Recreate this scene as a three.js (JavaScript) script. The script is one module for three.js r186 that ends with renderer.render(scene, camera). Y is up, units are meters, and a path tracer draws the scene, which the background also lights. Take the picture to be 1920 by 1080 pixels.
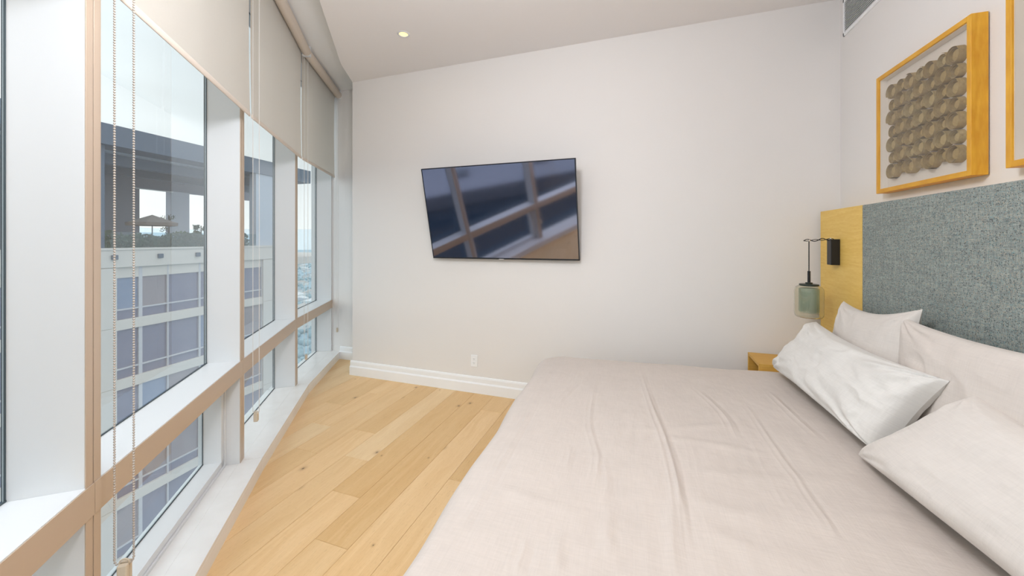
import * as THREE from 'three';
import { RoundedBoxGeometry } from 'three/addons/geometries/RoundedBoxGeometry.js';
import { mergeGeometries, mergeVertices, toCreasedNormals } from 'three/addons/utils/BufferGeometryUtils.js';
import { RectAreaLightUniformsLib } from 'three/addons/lights/RectAreaLightUniformsLib.js';

// ------------------------------------------------------------------ camera, sky, exposure, large lights
const scene = new THREE.Scene();
const renderer = new THREE.WebGLRenderer({ antialias: true });
renderer.toneMapping = THREE.LinearToneMapping;
renderer.toneMappingExposure = 1.18;
renderer.shadowMap.enabled = true;
renderer.shadowMap.type = THREE.PCFSoftShadowMap;

const EYE = 1.5, FOCAL = 705, HORIZON = 450, YAW = 19.163 * Math.PI / 180;
const FULL_H = 2 * (1080 - HORIZON);                    // the lens is shifted: the horizon stands above the middle of the frame
const camera = new THREE.PerspectiveCamera(2 * Math.atan(FULL_H / 2 / FOCAL) * 180 / Math.PI, 1920 / FULL_H, 0.05, 9000);
camera.position.set(0, EYE, 0);
camera.rotation.set(0, YAW, 0);
camera.setViewOffset(1920, FULL_H, 0, FULL_H - 1080, 1920, 1080);
scene.add(camera);

// small repeatable noise kit
let seedState = 12345;
function rnd() { seedState = (seedState * 1664525 + 1013904223) >>> 0; return seedState / 4294967296; }
function range(a, b) { return a + (b - a) * rnd(); }
function hash(x, y, s) { let h = (x * 374761393 + y * 668265263 + s * 2246822519) | 0; h = Math.imul(h ^ (h >>> 13), 1274126177); h ^= h >>> 16; return (h >>> 0) / 4294967296; }
const wrap = (a, n) => ((a % n) + n) % n;
function vnoise(x, y, px, py, s = 0) {                   // value noise that repeats every px, py cells
  const x0 = Math.floor(x), y0 = Math.floor(y), fx = x - x0, fy = y - y0;
  const u = fx * fx * (3 - 2 * fx), v = fy * fy * (3 - 2 * fy);
  const a = hash(wrap(x0, px), wrap(y0, py), s), b = hash(wrap(x0 + 1, px), wrap(y0, py), s), c = hash(wrap(x0, px), wrap(y0 + 1, py), s), d = hash(wrap(x0 + 1, px), wrap(y0 + 1, py), s);
  return a + (b - a) * u + (c - a) * v + (a - b - c + d) * u * v;
}
function fbm(x, y, px, py, oct = 4, s = 0) { let t = 0, a = 0.5, n = 0; for (let i = 0; i < oct; i++) { t += a * vnoise(x, y, px, py, s + i); n += a; x *= 2; y *= 2; px *= 2; py *= 2; a *= 0.5; } return t / n; }
const free = (x, y, s, oct = 3) => fbm(x + 500, y + 500, 4096, 4096, oct, s) - 0.5;      // about -0.5..0.5

// overcast sky: even cloud deck, slightly bluer overhead, whiter towards the horizon all the way round
const SKY_LEVEL = 1.45;
function skyTexture() {
  const w = 1024, h = 512, d = new Float32Array(w * h * 4);
  for (let j = 0; j < h; j++) {
    const el = ((j + 0.5) / h - 0.5) * Math.PI;
    for (let i = 0; i < w; i++) {
      const k = (j * w + i) * 4, e = Math.max(0, Math.sin(el));
      const n = fbm(i / w * 10, j / h * 14, 10, 14, 5, 3) - 0.5, m = fbm(i / w * 5, j / h * 9, 5, 9, 3, 9) - 0.5;
      const c = 1 + (n * 0.75 + m * 0.5) * Math.min(1, e * 4);
      const t = Math.min(1, e * 2.2), lift = 1 + 0.4 * e * e;             // an overcast sky is brighter overhead
      let r = 0.87 - 0.15 * t, g = 0.87 - 0.10 * t, b = 0.86 - 0.045 * t;
      if (el < 0) { r = 0.5; g = 0.55; b = 0.58; }
      d[k] = r * c * lift; d[k + 1] = g * c * lift; d[k + 2] = b * c * lift; d[k + 3] = 1;
    }
  }
  const t = new THREE.DataTexture(d, w, h, THREE.RGBAFormat, THREE.FloatType);
  t.mapping = THREE.EquirectangularReflectionMapping; t.magFilter = THREE.LinearFilter; t.minFilter = THREE.LinearFilter; t.needsUpdate = true;
  return t;
}
scene.background = skyTexture();
scene.backgroundIntensity = SKY_LEVEL;
RectAreaLightUniformsLib.init();
// unseen globes added as fill light, behind and above the frame: [x, z, drop below the ceiling, candela, label]
const FILL_LAMPS = [[-0.6, -0.85, 0.62, 5.2, 'added fill globe, out of view, over the foot of the bed'], [1.95, 2.3, 0.95, 2, 'added fill globe, out of view, at the back of the room']];
const DOWNLIGHT = 30;             // the small recessed lights

// ------------------------------------------------------------------ naming helpers
const taken = new Map();
function numbered(name) {
  const base = name.replace(/_\d{3}$/, ''), n = taken.get(base) ?? 0; taken.set(base, n + 1);
  return n ? base + '_' + String(n).padStart(3, '0') : base;
}
function tag(o, label, category, group, kind) {
  if (label) o.userData.label = label;
  if (category) o.userData.category = category;
  if (group) o.userData.group = group;
  if (kind) o.userData.kind = kind;
  return o;
}
function thing(name, label, category, pos = [0, 0, 0], turn = 0, group) {
  const o = new THREE.Group(); o.name = numbered(name); scene.add(o);
  o.position.set(...pos); o.rotation.y = turn;
  return tag(o, label, category, group);
}
function structure(name) { const o = new THREE.Group(); o.name = name; o.userData.kind = 'structure'; scene.add(o); return o; }
function mesh(name, geo, mat, parent = scene) {
  const m = new THREE.Mesh(Array.isArray(geo) ? merge(geo) : geo, mat); m.name = name; m.castShadow = m.receiveShadow = true; parent.add(m); return m;
}
function structMesh(name, geo, mat) { const m = mesh(name, geo, mat); m.userData.kind = 'structure'; return m; }
function merge(list) {
  return mergeGeometries(list.map((g) => { const q = g.index ? g.toNonIndexed() : g.clone(); for (const k of Object.keys(q.attributes)) if (!['position', 'normal', 'uv'].includes(k)) q.deleteAttribute(k); if (!q.attributes.uv) metric(q); return q; }));
}
// ------------------------------------------------------------------ geometry helpers
function metric(g, du = 0, dv = 0, turn = false) {        // uv in metres from the dominant face direction
  if (g.index) g = g.toNonIndexed();
  const p = g.attributes.position, uv = new Float32Array(p.count * 2), a = new THREE.Vector3(), b = new THREE.Vector3(), c = new THREE.Vector3(), n = new THREE.Vector3();
  for (let i = 0; i < p.count; i += 3) {
    a.fromBufferAttribute(p, i); b.fromBufferAttribute(p, i + 1); c.fromBufferAttribute(p, i + 2);
    n.copy(b).sub(a).cross(c.clone().sub(a));
    const ax = Math.abs(n.x), ay = Math.abs(n.y), az = Math.abs(n.z);
    for (let k = 0; k < 3; k++) {
      const q = k === 0 ? a : k === 1 ? b : c;
      let u, v;
      if (ay >= ax && ay >= az) { u = q.x; v = q.z; } else if (ax >= az) { u = q.z; v = q.y; } else { u = q.x; v = q.y; }
      if (turn) [u, v] = [v, u];
      uv[(i + k) * 2] = u + du; uv[(i + k) * 2 + 1] = v + dv;
    }
  }
  g.setAttribute('uv', new THREE.BufferAttribute(uv, 2));
  return g;
}
function box(w, h, d, x, y, z, r = 0.002, seg = 1) {      // centre at x, y, z, edges eased by r
  const g = r > 0 ? new RoundedBoxGeometry(w, h, d, seg, Math.min(r, w / 2.01, h / 2.01, d / 2.01)) : new THREE.BoxGeometry(w, h, d).toNonIndexed();
  return metric(g.translate(x, y, z));
}
function span(x0, x1, y0, y1, z0, z1, r = 0.002) { return box(x1 - x0, y1 - y0, z1 - z0, (x0 + x1) / 2, (y0 + y1) / 2, (z0 + z1) / 2, r); }
function prism(poly, y0, y1, bevel = 0) {                 // poly: [[x, z], ...] in plan
  const s = new THREE.Shape(poly.map(([x, z]) => new THREE.Vector2(x, -z)));
  const g = new THREE.ExtrudeGeometry(s, bevel ? { depth: y1 - y0 - 2 * bevel, bevelEnabled: true, bevelSize: bevel, bevelThickness: bevel, bevelOffset: -bevel, bevelSegments: 1 } : { depth: y1 - y0, bevelEnabled: false });
  g.rotateX(-Math.PI / 2); g.translate(0, y0 + bevel, 0);
  return metric(g);
}
function tube(points, r, seg = 48, radial = 8, closed = false) { return new THREE.TubeGeometry(new THREE.CatmullRomCurve3(points.map((p) => new THREE.Vector3(...p)), closed), seg, r, radial, closed); }
function cyl(r0, r1, h, x, y, z, n = 24) { return new THREE.CylinderGeometry(r0, r1, h, n).translate(x, y, z); }
// ------------------------------------------------------------------ textures and materials
function tex(w, h, fn, { srgb = true, rx = 1, ry = 1 } = {}) {
  const d = new Uint8Array(w * h * 4);
  for (let j = 0; j < h; j++) for (let i = 0; i < w; i++) {
    const c = fn(i / w, j / h, i, j), k = (j * w + i) * 4;
    for (let q = 0; q < 3; q++) d[k + q] = Math.max(0, Math.min(255, Math.round(255 * (typeof c === 'number' ? c : c[q]))));
    d[k + 3] = 255;
  }
  const t = new THREE.DataTexture(d, w, h, THREE.RGBAFormat);
  t.wrapS = t.wrapT = THREE.RepeatWrapping; t.magFilter = THREE.LinearFilter; t.minFilter = THREE.LinearMipmapLinearFilter; t.generateMipmaps = true;
  if (srgb) t.colorSpace = THREE.SRGBColorSpace;
  t.repeat.set(rx, ry); t.needsUpdate = true;
  return t;
}
const lerp3 = (a, b, t) => [a[0] + (b[0] - a[0]) * t, a[1] + (b[1] - a[1]) * t, a[2] + (b[2] - a[2]) * t];
const hex = (c) => new THREE.Color(c);
const std = (o) => new THREE.MeshStandardMaterial(o);
const phys = (o) => new THREE.MeshPhysicalMaterial(o);

const wallBump = tex(256, 256, (u, v) => 0.5 + 0.5 * (fbm(u * 60, v * 60, 60, 60, 3, 21) - 0.5), { srgb: false, rx: 2, ry: 2 });
const M = {};
M.wall = std({ color: hex('#edeae7'), roughness: 0.85, bumpMap: wallBump, bumpScale: 0.0004 });
M.ceiling = std({ color: hex('#f3efed'), roughness: 0.9, bumpMap: wallBump, bumpScale: 0.0004 });
M.white = std({ color: hex('#e3e5e6'), roughness: 0.38 });
M.trim = std({ color: hex('#fafbfc'), roughness: 0.45 });
M.tan = std({ color: hex('#cab6a2'), roughness: 0.34, metalness: 0.15 });  // champagne front faces; the shade of their room side is put into this tan
M.gasket = std({ color: hex('#465156'), roughness: 0.6 });
M.joint = std({ color: hex('#8d8177'), roughness: 0.9 });
M.pane = phys({ color: hex('#f0f4f4'), transmission: 1, thickness: 0, roughness: 0.0, ior: 1.5 });
const stoneTex = tex(256, 256, (u, v) => { const n = fbm(u * 12, v * 12, 12, 12, 5, 31); return [0.95 + 0.04 * (n - 0.5), 0.945 + 0.045 * (n - 0.5), 0.935 + 0.05 * (n - 0.5)]; });
M.stone = std({ map: stoneTex, roughness: 0.22 });

// oak floor: u across the board (0.25 m), v along it (2 m)
const oakPix = (u, v) => {
  const warp = (fbm(u * 3, v * 5, 3, 5, 3, 41) - 0.5) * 0.5;
  const ring = vnoise((u + warp) * 14, v * 3, 14, 3, 42), fine = fbm(u * 70, v * 40, 70, 40, 2, 43), pore = vnoise(u * 180, v * 90, 180, 90, 44), big = fbm(u * 2, v * 4, 2, 4, 3, 45);
  let c = lerp3([0.96, 0.86, 0.695], [0.895, 0.765, 0.565], Math.min(1, Math.max(0, 0.55 * ring + 0.45 * fine)));
  c = lerp3(c, [0.97, 0.89, 0.75], 0.45 * big);
  if (pore > 0.8) c = lerp3(c, [0.70, 0.56, 0.39], (pore - 0.8) * 1.6);
  for (const [ku, kv, s] of [[0.3, 0.22, 0.75], [0.72, 0.66, 0.3]]) {
    const d = Math.hypot((u - ku) * 0.25, (v - kv) * 2 * 0.7) / (0.010 * s);
    if (d < 5) c = lerp3(c, [0.55, 0.39, 0.24], 0.35 * Math.exp(-d * d / 6)), c = lerp3(c, [0.22, 0.15, 0.11], 0.75 * Math.exp(-d * d * 2));
  }
  return c;
};
const oakTex = tex(512, 2048, oakPix, { rx: 4, ry: 0.5 });
const oakBump = tex(512, 1024, (u, v) => 0.5 + 0.5 * (fbm(u * 70, v * 20, 70, 20, 2, 43) - 0.5), { srgb: false, rx: 4, ry: 0.5 });
M.oak = ['#fff8f0', '#fbeedd', '#f7e8d3', '#fff2e2', '#f2e1c8'].map((c) => std({ map: oakTex, color: hex(c), roughness: 0.42, bumpMap: oakBump, bumpScale: 0.0006 }));
// golden oak veneer, grain along u
const veneerPix = (u, v) => {
  const w = (fbm(u * 3, v * 6, 3, 6, 3, 51) - 0.5) * 0.05, r = vnoise(u * 4, (v + w) * 60, 4, 60, 52), f = vnoise(u * 24, v * 200, 24, 200, 53);
  return lerp3([0.96, 0.82, 0.465], [0.91, 0.74, 0.365], 0.5 * r + 0.5 * f);
};
M.veneer = std({ map: tex(512, 512, veneerPix, { rx: 1.6, ry: 1.6 }), roughness: 0.5 });
M.stand = std({ map: M.veneer.map, color: hex('#e6d6bf'), roughness: 0.5 });
const amberPix = (u, v) => {
  const w = (fbm(u * 6, v * 3, 6, 3, 3, 61) - 0.5) * 0.2, r = vnoise((u + w) * 24, v * 3, 24, 3, 62), f = fbm(u * 60, v * 10, 60, 10, 3, 63), blot = fbm(u * 5, v * 5, 5, 5, 3, 64);
  return lerp3(lerp3([0.96, 0.755, 0.25], [0.87, 0.62, 0.12], 0.5 * r + 0.5 * f), [0.70, 0.45, 0.08], 0.35 * blot);
};
M.amber = std({ map: tex(512, 512, amberPix, { rx: 3, ry: 3 }), roughness: 0.4 });
// tweed: crossed threads of grey, teal and black
const tweedPix = (u, v, i, j) => {
  const a = hash(i >> 3, j >> 1, 71), b = hash(i >> 1, j >> 3, 72), over = ((i >> 1) + (j >> 1)) % 2, t = over ? a : b;
  const long = vnoise(u * 200, v * 14, 200, 14, 73) * 0.5 + vnoise(u * 14, v * 200, 14, 200, 74) * 0.5;
  let c = lerp3([0.42, 0.455, 0.45], [0.705, 0.73, 0.70], 0.55 * t + 0.45 * long);
  const k = over ? hash(i >> 2, j >> 1, 75) : hash(i >> 1, j >> 2, 76);
  if (k > 0.94) c = lerp3(c, [0.24, 0.27, 0.28], 0.65); else if (k > 0.88) c = lerp3(c, [0.40, 0.59, 0.62], 0.45); else if (k > 0.80) c = lerp3(c, [0.76, 0.68, 0.58], 0.5);
  return c;
};
M.tweed = std({ map: tex(512, 512, tweedPix, { rx: 1.15, ry: 1.15 }), roughness: 0.95, bumpMap: tex(512, 512, (u, v, i, j) => (((i >> 1) + (j >> 1)) % 2 ? hash(i >> 1, j >> 2, 71) : hash(i >> 2, j >> 1, 72)), { srgb: false, rx: 1.15, ry: 1.15 }), bumpScale: 0.0012 });
// linen: slubby threads; uv in metres
const linenPix = (u, v) => { const a = vnoise(u * 12, v * 160, 12, 160, 81), b = vnoise(u * 160, v * 12, 160, 12, 82), c = fbm(u * 6, v * 6, 6, 6, 3, 83); return 0.97 + 0.020 * (a - 0.5) + 0.016 * (b - 0.5) + 0.02 * (c - 0.5); };
const linenTex = tex(512, 512, (u, v) => { const q = linenPix(u, v); return [q, q * 0.995, q * 0.99]; }, { rx: 2.2, ry: 2.2 });
const linenBump = tex(512, 512, (u, v) => 0.8 * fbm(u * 14, v * 9, 14, 9, 4, 85) + 0.1 * vnoise(u * 12, v * 160, 12, 160, 81) + 0.1 * vnoise(u * 160, v * 12, 160, 12, 82), { srgb: false, rx: 2.2, ry: 2.2 });
const linen = (c) => phys({ color: hex(c), map: linenTex, roughness: 0.95, bumpMap: linenBump, bumpScale: 0.0022, sheen: 0.25, sheenRoughness: 0.6, sheenColor: hex('#ffffff') });
M.duvet = linen('#dad0c8');
M.pillowWhite = linen('#eae8e4');
M.pillowCream = linen('#e6e0da');
M.pillowOat = linen('#e2dad3');
M.black = std({ color: hex('#16171c'), roughness: 0.4 });
M.shade = phys({ color: hex('#f1e7d9'), roughness: 0.9, transmission: 0.48, thickness: 0, map: tex(128, 128, (u, v, i, j) => 0.97 - 0.04 * ((i + j) % 2) - 0.03 * hash(i, j, 91), { rx: 12, ry: 12 }) });
M.tube = std({ color: hex('#ddd1c4'), roughness: 0.85 });
M.bead = std({ color: hex('#c4bbb1'), roughness: 0.22, metalness: 0.25 });
M.beadWhite = std({ color: hex('#eeedea'), roughness: 0.4 });
M.clip = std({ color: hex('#d6c9b4'), roughness: 0.45 });

// ------------------------------------------------------------------ plan of the room
const RIGHT_X = 1.364, TV_Z = -3.38, RETURN_Z = -3.79, CORNER_X = -3.06, CEIL_Y = 3.26, POCKET_Y = 3.39, BACK_Z = 3.256, ALCOVE_X = 3.4, ALCOVE_Z = 0.6;
// window line, from behind the camera to the far end (inner face of the mullions)
const CH = [[1.695, 3.256], [0.843, 2.287], [0.005, 1.307], [-0.821, 0.316], [-1.634, -0.686], [-2.419, -1.7055], [-3.182, -2.766], [-3.755, -3.79]];
const dirs = CH.slice(1).map((b, i) => { const a = CH[i], L = Math.hypot(b[0] - a[0], b[1] - a[1]); return { a, b, L, dx: (b[0] - a[0]) / L, dz: (b[1] - a[1]) / L }; });
function offsetChain(o) {                                 // o > 0 towards the room
  const lines = dirs.map((d) => ({ p: [d.a[0] - d.dz * o, d.a[1] + d.dx * o], d }));
  const out = [lines[0].p];
  for (let i = 1; i < lines.length; i++) {
    const A = lines[i - 1], B = lines[i], den = A.d.dx * B.d.dz - A.d.dz * B.d.dx, t = ((B.p[0] - A.p[0]) * B.d.dz - (B.p[1] - A.p[1]) * B.d.dx) / den;
    out.push([A.p[0] + A.d.dx * t, A.p[1] + A.d.dz * t]);
  }
  const Z = lines[lines.length - 1]; out.push([Z.p[0] + Z.d.dx * Z.d.L, Z.p[1] + Z.d.dz * Z.d.L]);
  return out;
}
function clip(poly, a, b, o = 0) {                        // keep what lies on the room side of the line a-b moved in by o
  const L = Math.hypot(b[0] - a[0], b[1] - a[1]), nx = -(b[1] - a[1]) / L, nz = (b[0] - a[0]) / L, side = (p) => (p[0] - a[0]) * nx + (p[1] - a[1]) * nz - o, out = [];
  poly.forEach((p, i) => { const q = poly[(i + 1) % poly.length], s = side(p), t = side(q); if (s >= 0) out.push(p); if (s * t < 0) out.push([p[0] + (q[0] - p[0]) * s / (s - t), p[1] + (q[1] - p[1]) * s / (s - t)]); });
  return out;
}

// floor of oak boards, each its own piece
{
  const floor = structure('floor');
  const edges = []; for (let x = -3.985 + 0.2025; x < 3.6; x += 0.2025) edges.push(x);
  const shift = -1.5535 - edges.reduce((m, x) => Math.abs(x + 1.5535) < Math.abs(m + 1.5535) ? x : m, 9);
  const known = { '-1.351': [-3.05, -0.9], '-1.5535': [-1.46], '-1.756': [-1.775, 0.2], '-1.9585': [-2.09], '-2.161': [-2.405], '-2.3635': [-2.05, -2.71], '-2.566': [-2.38, -3.03], '-2.7685': [-2.72], '-1.1485': [-2.1] };
  edges.map((x) => x + shift).forEach((x0) => {
    const x1 = x0 + 0.2025, key = Object.keys(known).find((k) => Math.abs(+k - x0) < 0.02);
    let zs = key ? [...known[key]] : [];
    let lo = zs.length ? Math.min(...zs) : range(-3.9, -1.9), hi = zs.length ? Math.max(...zs) : lo;
    if (!zs.length) zs.push(lo);
    for (let z = lo - 1.9; z > -4.2; z -= 1.9) zs.push(z);
    for (let z = hi + range(1.6, 2.1); z < 3.4; z += range(1.5, 2.1)) zs.push(z);
    zs.push(-4.1, 3.4); zs = zs.filter((z) => z >= -4.1 && z <= 3.4).sort((a, b) => a - b);
    for (let i = 0; i + 1 < zs.length; i++) {
      const g = 0.0006; if (zs[i + 1] - zs[i] < 0.05) continue;
      let poly = [[x0 + g, zs[i] + g], [x1 - g, zs[i] + g], [x1 - g, zs[i + 1] - g], [x0 + g, zs[i + 1] - g]];
      for (const d of dirs) poly = clip(poly, d.a, d.b, -0.15);
      if (x0 > RIGHT_X) poly = clip(poly, [9, ALCOVE_Z - 0.1], [-9, ALCOVE_Z - 0.1]).length > 2 && zs[i + 1] < ALCOVE_Z ? [] : poly;
      if (poly.length < 3 || Math.abs(THREE.ShapeUtils.area(poly.map((p) => new THREE.Vector2(...p)))) < 0.01) continue;
      const geo = prism(poly, -0.014, 0, 0.0012), uv = geo.attributes.uv, du = -x0 + 0.02 + Math.floor(rnd() * 4) * 0.06, dv = rnd() * 7;
      for (let q = 0; q < uv.count; q++) uv.setXY(q, uv.getX(q) + du, uv.getY(q) + dv);
      mesh('plank', geo, M.oak[Math.floor(rnd() * M.oak.length)], floor);
    }
  });
  mesh('subfloor', prism([...offsetChain(-0.3), [-3.9, -4.0], [RIGHT_X + 0.2, -4.0], [RIGHT_X + 0.2, ALCOVE_Z], [ALCOVE_X + 0.2, ALCOVE_Z], [ALCOVE_X + 0.2, BACK_Z + 0.2], [1.7, BACK_Z + 0.2]], -0.3, -0.0145), M.joint, floor);
}
// ceiling with a raised pocket along the windows
{
  const rim = offsetChain(0.40), c = structure('ceiling');
  mesh('ceiling_board', prism([...rim, [rim[rim.length - 1][0], -3.79], [CORNER_X, TV_Z], [RIGHT_X + 0.1, TV_Z], [RIGHT_X + 0.1, ALCOVE_Z], [ALCOVE_X + 0.1, ALCOVE_Z], [ALCOVE_X + 0.1, BACK_Z], [2.2, BACK_Z]].filter((p) => p[1] > TV_Z - 0.001), CEIL_Y, POCKET_Y + 0.002), M.ceiling, c);
  mesh('pocket_board', prism([...offsetChain(-0.3), [-4.0, -4.0], [RIGHT_X + 0.2, -4.0], [RIGHT_X + 0.2, ALCOVE_Z], [ALCOVE_X + 0.2, ALCOVE_Z], [ALCOVE_X + 0.2, BACK_Z + 0.2], [1.7, BACK_Z + 0.2]], POCKET_Y, POCKET_Y + 0.2), M.trim, c);
}
// walls
structMesh('wall_far', span(CORNER_X, RIGHT_X + 0.2, -0.1, POCKET_Y, TV_Z - 0.6, TV_Z, 0), M.wall);
structMesh('wall_return', span(-4.1, CORNER_X, -0.1, POCKET_Y, RETURN_Z - 0.2, RETURN_Z, 0), M.wall);
structMesh('wall_right', span(RIGHT_X, RIGHT_X + 0.15, -0.1, POCKET_Y, TV_Z, ALCOVE_Z, 0), M.wall);
structMesh('wall_alcove', span(RIGHT_X + 0.15, ALCOVE_X + 0.15, -0.1, POCKET_Y, ALCOVE_Z - 0.15, ALCOVE_Z, 0), M.wall);
structMesh('wall_alcove_end', span(ALCOVE_X, ALCOVE_X + 0.15, -0.1, POCKET_Y, ALCOVE_Z, BACK_Z + 0.15, 0), M.wall);
structMesh('wall_back', span(1.5, ALCOVE_X, -0.1, POCKET_Y, BACK_Z, BACK_Z + 0.15, 0), M.wall);
// two-step skirting
function skirting(len) {
  const s = new THREE.Shape([[0, 0], [0.022, 0], [0.022, 0.090], [0.016, 0.099], [0.012, 0.103], [0.012, 0.140], [0.007, 0.155], [0, 0.158]].map(([x, y]) => new THREE.Vector2(x, y)));
  return metric(new THREE.ExtrudeGeometry(s, { depth: len, bevelEnabled: false }));    // runs along +z, wall at x = 0
}
{
  const far = skirting(RIGHT_X - CORNER_X + 0.0215); far.rotateY(-Math.PI / 2); far.translate(RIGHT_X, 0, TV_Z);
  structMesh('baseboard_far', far, M.trim);
  const end = skirting(0.41); end.rotateY(Math.PI); end.translate(CORNER_X, 0, TV_Z); structMesh('baseboard_end', end, M.trim);
  const ret = skirting(0.56); ret.rotateY(-Math.PI / 2); ret.translate(CORNER_X, 0, RETURN_Z); structMesh('baseboard_return', ret, M.trim);
  const rt = skirting(ALCOVE_Z + 0.2); rt.rotateY(Math.PI); rt.translate(RIGHT_X, 0, ALCOVE_Z); structMesh('baseboard_right', rt, M.trim);
}
// window wall: one window per bay, in the bay's own axes (x along, y up, z into the room)
const SILL_Y = 0.09, TR0 = 0.636, TR1 = 0.738, HEAD_Y = 3.30, GLASS_Z = -0.178, HALF = 0.033;
const chainOut = offsetChain(-0.26);
dirs.forEach((d, i) => {
  const w = structure('window_' + (i + 1));
  w.position.set(d.a[0], 0, d.a[1]); w.rotation.y = Math.atan2(-d.dz, d.dx);
  const L = d.L, last = i === dirs.length - 1, x1 = last ? L - 0.030 : L - HALF, g = 0.0019;
  // mullion halves, their tan fronts with shade in the colour, and the rails
  mesh('mullion', span(g, HALF, SILL_Y, HEAD_Y + 0.09, -0.184, -0.003, 0.0015), M.white, w);
  mesh('mullion', span(x1, L - g, SILL_Y, HEAD_Y + 0.09, -0.184, -0.003, 0.0015), M.white, w);
  mesh('shaded_front', span(g, HALF, SILL_Y, HEAD_Y + 0.09, -0.003, 0, 0.001), M.tan, w);
  if (!last) mesh('shaded_front', span(x1, L - g, SILL_Y, HEAD_Y + 0.09, -0.003, 0, 0.001), M.tan, w);
  mesh('filler_post', span(L - 0.012, L + 0.012, -0.25, HEAD_Y + 0.3, -0.20, -0.185, 0), M.gasket, w);
  mesh('transom', span(HALF, x1, TR0, TR1, -0.184, 0.0, 0.0015), M.white, w);
  mesh('transom_shaded_front', span(-0.001 + g, L + 0.001 - g, TR0, TR1 - 0.002, 0.0, 0.004, 0.001), M.tan, w);
  mesh('head_rail', span(HALF, x1, HEAD_Y, POCKET_Y, -0.184, -0.01, 0.0015), M.white, w);
  mesh('spandrel', span(-0.02, L + 0.02, -0.5, SILL_Y - 0.022, -0.25, -0.155, 0), M.white, w);
  mesh('outer_head', span(-0.02, L + 0.02, HEAD_Y + 0.04, HEAD_Y + 0.35, -0.28, -0.20, 0), M.white, w);
  const gk = (x0, xe, y0, y1, z) => [span(x0, x0 + 0.004, y0, y1, z, z + 0.003, 0), span(xe - 0.004, xe, y0, y1, z, z + 0.003, 0), span(x0, xe, y0, y0 + 0.005, z, z + 0.004, 0), span(x0, xe, y1 - 0.005, y1, z, z + 0.004, 0)];
  mesh('glass_pane', span(HALF - 0.004, x1 + 0.004, TR1 - 0.004, HEAD_Y + 0.004, GLASS_Z - 0.001, GLASS_Z, 0), M.pane, w).castShadow = false;
  mesh('gasket', gk(HALF, x1, TR1, HEAD_Y, GLASS_Z), M.gasket, w);
  if (i === 4) {                                          // this bay has an opening vent light in its lower part
    const f = (a, b, c, e, z0, z1, t, m, n) => mesh(n, [span(a, a + t, c, e, z0, z1, 0.002), span(b - t, b, c, e, z0, z1, 0.002), span(a, b, c, c + t, z0, z1, 0.002), span(a, b, e - t, e, z0, z1, 0.002)], m, w);
    f(HALF, x1, SILL_Y, TR0, -0.205, -0.075, 0.016, M.white, 'vent_frame');
    f(HALF + 0.018, x1 - 0.018, SILL_Y + 0.018, TR0 - 0.018, -0.20, -0.082, 0.034, M.white, 'vent_sash');
    f(HALF + 0.0165, x1 - 0.0165, SILL_Y + 0.0165, TR0 - 0.0165, -0.19, -0.095, 0.0012, M.gasket, 'vent_seal');
    mesh('glass_pane', span(HALF + 0.048, x1 - 0.048, SILL_Y + 0.048, TR0 - 0.048, GLASS_Z - 0.001, GLASS_Z, 0), M.pane, w).castShadow = false;
    mesh('gasket', gk(HALF + 0.052, x1 - 0.052, SILL_Y + 0.052, TR0 - 0.052, GLASS_Z), M.gasket, w);
  } else {
    mesh('glass_pane', span(HALF - 0.004, x1 + 0.004, SILL_Y - 0.004, TR0 + 0.004, GLASS_Z - 0.001, GLASS_Z, 0), M.pane, w).castShadow = false;
    mesh('gasket', gk(HALF, x1, SILL_Y, TR0, GLASS_Z), M.gasket, w);
  }
});
// stone sill: two rows of slabs, jointed at every mullion
{
  const sill = structure('trim_1'), back = offsetChain(-0.215), mid = offsetChain(-0.012), front = offsetChain(0.112), under = offsetChain(0.104);
  const shrink = (p, q, t) => [p[0] + (q[0] - p[0]) * t, p[1] + (q[1] - p[1]) * t];
  for (let i = 0; i < dirs.length; i++) {
    const t = 0.0012 / dirs[i].L, quad = (A, B) => [shrink(A[i], A[i + 1], t), shrink(A[i + 1], A[i], t), shrink(B[i + 1], B[i], t), shrink(B[i], B[i + 1], t)];
    mesh('sill_slab', prism(quad(mid, front).reverse(), SILL_Y - 0.022, SILL_Y, 0.0012), M.stone, sill);
    mesh('sill_slab', prism(quad(back, mid).reverse(), SILL_Y - 0.022, SILL_Y, 0.0012), M.stone, sill);
    mesh('sill_face', prism(quad(offsetChain(0.02), front).reverse(), -0.01, SILL_Y - 0.0222, 0.001), M.stone, sill);
  }
  mesh('sill_core', prism([...offsetChain(-0.2), ...offsetChain(0.1).reverse()].reverse(), -0.2, SILL_Y - 0.024), M.joint, sill);
}

// ------------------------------------------------------------------ added fill globes and the ceiling downlight
function lampLight(parent, w, h, level, color) {
  const l = new THREE.RectAreaLight(color, level, w, h); l.rotation.x = -Math.PI / 2; l.position.y = -0.012; l.castShadow = true; parent.add(l); return l;
}
for (const [x, z, drop, power, label] of FILL_LAMPS) {
  const t = thing('fill_lamp', label, 'lamp', [x, CEIL_Y, z]);
  mesh('ceiling_rose', cyl(0.06, 0.065, 0.03, 0, -0.016, 0, 32), M.white, t);
  mesh('cord', cyl(0.004, 0.004, drop - 0.2, 0, -0.02 - (drop - 0.2) / 2, 0, 8), M.black, t);
  mesh('cap', cyl(0.03, 0.045, 0.05, 0, -drop + 0.225, 0, 24), M.black, t);
  mesh('fill_globe', new THREE.SphereGeometry(0.22, 40, 28).translate(0, -drop, 0), std({ color: '#ffffff', emissive: '#fff6ec', emissiveIntensity: 1.5, roughness: 0.3 }), t);
  const l = new THREE.PointLight('#f4f7ff', power, 0, 2); l.position.y = -drop; l.castShadow = true; l.shadow.radius = 10; t.add(l);
}
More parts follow.
